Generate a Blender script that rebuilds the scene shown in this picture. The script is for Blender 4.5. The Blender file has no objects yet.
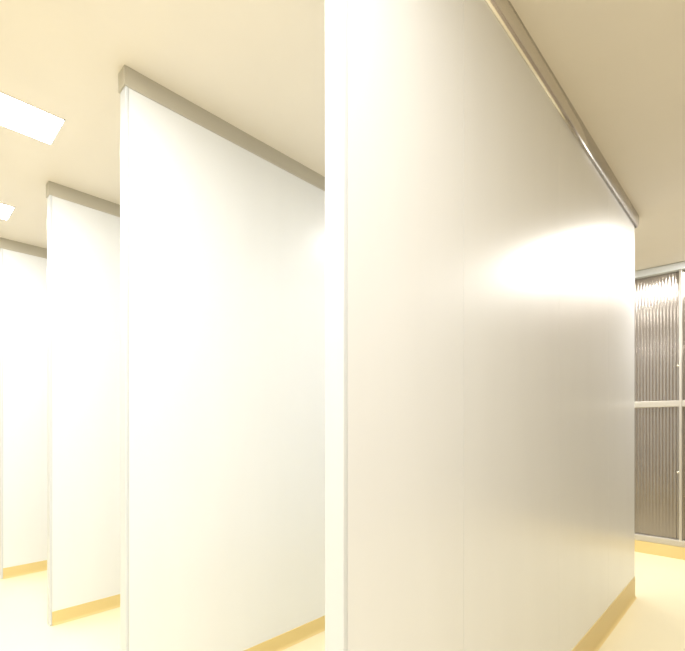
import bpy, bmesh, math
from mathutils import Vector
S=bpy.context.scene
EYE=1.25; CEIL=EYE+1.5; TR=0.083
try:
    S.view_settings.view_transform='Standard'; S.view_settings.look='None'
except Exception: pass

def mat(name,col,rough=.5,metal=0,emit=0,ecol=None,noise=0,nscale=(3,3,3),bump=0,spec=.5,coat=0,coatr=.15):
    m=bpy.data.materials.new(name); m.use_nodes=True
    nt=m.node_tree; b=nt.nodes['Principled BSDF']
    b.inputs['Base Color'].default_value=(*col,1); b.inputs['Roughness'].default_value=rough
    b.inputs['Metallic'].default_value=metal; b.inputs['Specular IOR Level'].default_value=spec
    b.inputs['Coat Weight'].default_value=coat; b.inputs['Coat Roughness'].default_value=coatr
    if emit:
        b.inputs['Emission Color'].default_value=(*(ecol or col),1); b.inputs['Emission Strength'].default_value=emit
    if noise or bump:
        tc=nt.nodes.new('ShaderNodeTexCoord'); mp=nt.nodes.new('ShaderNodeMapping'); n=nt.nodes.new('ShaderNodeTexNoise')
        mp.inputs['Scale'].default_value=nscale; n.inputs['Scale'].default_value=1; n.inputs['Detail'].default_value=3
        nt.links.new(tc.outputs['Object'],mp.inputs[0]); nt.links.new(mp.outputs[0],n.inputs['Vector'])
        if noise:
            r=nt.nodes.new('ShaderNodeValToRGB')
            r.color_ramp.elements[0].position=.3; r.color_ramp.elements[1].position=.7
            r.color_ramp.elements[0].color=(*[c*(1-noise) for c in col],1); r.color_ramp.elements[1].color=(*col,1)
            nt.links.new(n.outputs[0],r.inputs[0]); nt.links.new(r.outputs[0],b.inputs['Base Color'])
        if bump:
            bp=nt.nodes.new('ShaderNodeBump'); bp.inputs['Strength'].default_value=bump; bp.inputs['Distance'].default_value=.002
            nt.links.new(n.outputs[0],bp.inputs['Height']); nt.links.new(bp.outputs[0],b.inputs['Normal'])
    return m
M_panel=mat('panel_white',(.83,.85,.865),.4,noise=.02,nscale=(6,6,1),bump=.25,spec=.75,coat=1,coatr=.26)
M_post=mat('post_white',(.67,.70,.72),.35,noise=.01)
M_trim=mat('trim_aluminium',(.53,.50,.42),.4,metal=.3,noise=.05,nscale=(20,1,20))
M_rail=mat('rail_aluminium',(.70,.67,.62),.22,metal=.9,noise=.05,nscale=(20,1,20))
M_base=mat('baseboard_yellow',(.80,.63,.28),.4,noise=.03)
M_floor=mat('floor_epoxy',(.93,.85,.60),.22,noise=.03,nscale=(2,2,2),bump=.1)
M_ceil=mat('ceiling_cream',(.88,.825,.74),.4,noise=.02)
M_wall=mat('wall_paint',(.82,.80,.77),.5,noise=.02)
M_wall2=mat('wall_paint_taupe',(.42,.36,.30),.5,noise=.02)
M_frame=mat('frame_alu',(.58,.55,.50),.28,metal=.7,noise=.03)
M_rib=mat('ribbed_glass',(.33,.295,.26),.15,metal=.75,noise=.12,nscale=(1.5,1.5,1),coat=.7,spec=.8)
M_seam=mat('seam',(.66,.66,.65),.5,noise=.01)
def ledmat(n,s): return mat(n,(1,1,1),.4,emit=s,ecol=(1,.988,.96),noise=.001)
M_led=ledmat('led_diffuser',27); M_ledLane=ledmat('led_diffuser_lane',34); M_ledFar=ledmat('led_diffuser_far',42); M_ledHidden=ledmat('led_diffuser_hidden',17)
M_ledframe=mat('led_frame',(.9,.89,.86),.4,noise=.01)
M_screw=mat('screw_steel',(.7,.68,.6),.2,metal=1,noise=.01)

def link(o,parent=None):
    S.collection.objects.link(o)
    if parent: o.parent=parent
    return o
def empty(name,loc=(0,0,0)):
    e=bpy.data.objects.new(name,None); e.empty_display_size=.1; link(e); return e
def box(name,lo,hi,m,parent=None,bev=0,segs=2):
    me=bpy.data.meshes.new(name); bm=bmesh.new()
    bmesh.ops.create_cube(bm,size=1)
    c=[(a+b)/2 for a,b in zip(lo,hi)]; s=[b-a for a,b in zip(lo,hi)]
    for v in bm.verts: v.co=Vector((v.co.x*s[0],v.co.y*s[1],v.co.z*s[2]))
    if bev: bmesh.ops.bevel(bm,geom=bm.edges[:],offset=bev,segments=segs,affect='EDGES',profile=.5)
    bm.to_mesh(me); bm.free(); me.materials.append(m)
    o=bpy.data.objects.new(name,me); o.location=c; return link(o,parent)
def prism(name,prof,y0,y1,m,parent=None,smooth=True):
    me=bpy.data.meshes.new(name); n=len(prof)
    vs=[(x,y0,z) for x,z in prof]+[(x,y1,z) for x,z in prof]
    fs=[(i,(i+1)%n,n+(i+1)%n,n+i) for i in range(n)]+[tuple(range(n))[::-1],tuple(range(n,2*n))]
    me.from_pydata(vs,[],fs)
    bm=bmesh.new(); bm.from_mesh(me); bmesh.ops.recalc_face_normals(bm,faces=bm.faces); bm.to_mesh(me); bm.free()
    me.materials.append(m)
    if smooth:
        for p in me.polygons: p.use_smooth = len(p.vertices)==4
    o=bpy.data.objects.new(name,me); return link(o,parent)

# ---------- shell
X0,X1,Y0,Y1=-7.0,1.9,-2.2,5.2
box('floor',(X0,Y0,-.1),(X1,Y1,0),M_floor)
box('ceiling',(X0,Y0,CEIL),(X1,Y1,CEIL+.1),M_ceil)
box('wall_left',(X0-.1,Y0,0),(X0,Y1,CEIL),M_wall)
box('wall_right',(X1,Y0,0),(X1+.1,Y1,CEIL),M_wall2)
box('wall_front',(X0,Y0-.1,0),(X1,Y0,CEIL),M_wall)
box('wall_back',(X0,Y1,0),(X1,Y1+.1,CEIL),M_wall)
box('baseboard_right',(X1-.012,Y0,0),(X1,Y1,.09),M_base)
box('baseboard_front',(X0,Y0,0),(X1,Y0+.012,.09),M_base)
box('baseboard_left',(X0,Y0,0),(X0+.012,Y1,.09),M_base)

# ---------- partitions
def partition(xr,y0,y1,th=.058,first=False):
    E=empty('partition_wall')
    xl=xr-th
    top=CEIL-TR
    ys=[y0+.014]
    if first:
        s=y0+.54
        while s<y1-.1: ys.append(s); s+=.88
    ys.append(y1)
    box('core',(xl+.0015,y0+.01,0.0),(xr-.0015,y1-.004,top),M_seam,E)
    for i in range(len(ys)-1):
        box('panel_%d'%(i+1),(xl,ys[i]+.0007,.04),(xr,ys[i+1]-.0007,top+.01),M_panel,E)
    box('end_post',(xl-.002,y0,0.0),(xr+.002,y0+.013,top+.01),M_post,E,bev=.003,segs=3)
    z0=top; z1=CEIL; h=z1-z0; prof=[]
    if first:   # half-round rail
        p=.024; N=10
        for i in range(N+1):
            a=-math.pi/2+math.pi*.5*i/N
            prof.append((xr+p*max(math.cos(a),0)**.8+.0005, z0+h*.55+h*.55*math.sin(a)))
        prof.append((xr+p,z1))
    else:       # flat channel
        prof=[(xr-.001,z0),(xr+.004,z0),(xr+.006,z0+.003),(xr+.006,z1)]
    left=[(xl-(x-xr),z) for x,z in prof][::-1]
    prism('top_rail',prof+left,y0-.006,y1+.02,M_rail if first else M_trim,E,first)
    b=.15 if first else .085
    prof=[(xr-.001,b),(xr+.003,b-.001)]+[(xr+.003+.012*(1-math.cos(t*math.pi/2/5)),.02*(1-math.sin(t*math.pi/2/5))+.001) for t in range(6)]
    left=[(xl-(x-xr),z) for x,z in prof][::-1]
    prism('base_strip',prof+left,y0+.014,y1+.004,M_base,E,False)
    return E
for i,x in enumerate([-.674,-1.927,-3.18,-4.425,-5.67]):
    partition(x,.70 if i==0 else .685 if i<3 else .62,3.73,first=(i==0))

# ---------- ceiling lights
def led(xc,yc,m,l=1.2,w=.25):
    E=empty('ceiling_light')
    me=bpy.data.meshes.new('diffuser'); z=CEIL-.005
    me.from_pydata([(xc-w/2+.005,yc-l/2+.005,z),(xc-w/2+.005,yc+l/2-.005,z),(xc+w/2-.005,yc+l/2-.005,z),(xc+w/2-.005,yc-l/2+.005,z)],[],[(0,1,2,3)])
    me.materials.append(m); link(bpy.data.objects.new('diffuser',me),E)
    for n,lo,hi in (('frame_1',(xc-w/2,yc-l/2),(xc-w/2+.006,yc+l/2)),('frame_2',(xc+w/2-.006,yc-l/2),(xc+w/2,yc+l/2)),
                    ('frame_3',(xc-w/2,yc-l/2),(xc+w/2,yc-l/2+.006)),('frame_4',(xc-w/2,yc+l/2-.006),(xc+w/2,yc+l/2))):
        box(n,(*lo,CEIL-.004),(*hi,CEIL),M_ledframe,E)
for xc in (-1.375,-2.615,-3.865,-5.115): led(xc,.0,M_led,w=.27)
for xc in (1.125,-.125): led(xc,-.0,M_ledLane)
for xc in (-1.30,-2.55,-3.80,-5.05): led(xc,3.0,M_ledHidden)  # unseen lamps, added between the partitions to brighten the bays
led(-.15,4.40,M_ledFar,1.1,.32)
for xc in (-1.4,-2.65): led(xc,4.42,M_ledHidden,1.0)

# ---------- ribbed glass screen on the back wall
YG=5.10
E=empty('ribbed_glass_partition')
def ribs(name,x0,x1,z0,z1):
    pitch=.026; per=8; n=int((x1-x0)/pitch*per)
    vs=[];fs=[]
    for i in range(n+1):
        x=x0+(x1-x0)*i/n; a=2*math.pi*(x-x0)/pitch
        y=YG+.03-.006*abs(math.sin(a/2))
        vs+= [(x,y,z0),(x,y,z1)]
    for i in range(n): fs.append((2*i,2*i+2,2*i+3,2*i+1))
    me=bpy.data.meshes.new(name); me.from_pydata(vs,[],fs); me.materials.append(M_rib)
    for p in me.polygons: p.use_smooth=True
    link(bpy.data.objects.new(name,me),E)
zb=.14; zt=CEIL-.07; zm=EYE+.19
xs=[-2.24,-1.82,-1.40,-.98,-.56,-.14,.28,.70,1.12,1.54]
for i,x in enumerate(xs):
    box('post_%d'%i,(x-.011,YG-.012,zb),(x+.011,YG+.05,zt),M_frame,E,bev=.004)
    for z in (zm+.35,EYE-.45):
        me=bpy.data.meshes.new('rivet'); bm=bmesh.new(); bmesh.ops.create_uvsphere(bm,u_segments=12,v_segments=8,radius=.011); bm.to_mesh(me); bm.free(); me.materials.append(M_screw)
        o=bpy.data.objects.new('rivet_%d'%i,me); o.location=(x-.02,YG-.012,z); link(o,E)
for i in range(len(xs)-1):
    ribs('ribbed_pane_u%d'%i,xs[i],xs[i+1],zm+.02,zt); ribs('ribbed_pane_l%d'%i,xs[i],xs[i+1],zb,zm-.02)
box('mid_rail',(xs[0],YG-.008,zm-.03),(xs[-1],YG+.05,zm+.03),M_frame,E,bev=.006)
box('bottom_rail',(xs[0],YG-.014,zb-.03),(xs[-1],YG+.05,zb+.03),M_frame,E,bev=.006)
box('header',(xs[0],YG-.03,zt),(xs[-1],YG+.05,CEIL-.002),M_post,E,bev=.006)
box('backing',(xs[0],YG+.04,zb),(xs[-1],Y1,zt),M_rib,E)
box('baseboard_back',(X0,YG-.03,0),(X1,Y1,zb-.03),M_base)

# ---------- world & camera
w=bpy.data.worlds.new('World'); S.world=w; w.use_nodes=True
w.node_tree.nodes['Background'].inputs[0].default_value=(1,.95,.85,1); w.node_tree.nodes['Background'].inputs[1].default_value=.3
cam=bpy.data.cameras.new('camera'); co=bpy.data.objects.new('camera',cam); link(co)
co.location=(0,0,EYE); co.rotation_euler=(math.radians(90),0,math.radians(44))
cam.sensor_width=36; cam.lens=437/685*36; cam.shift_y=98.5/685; cam.clip_start=.02
S.camera=co
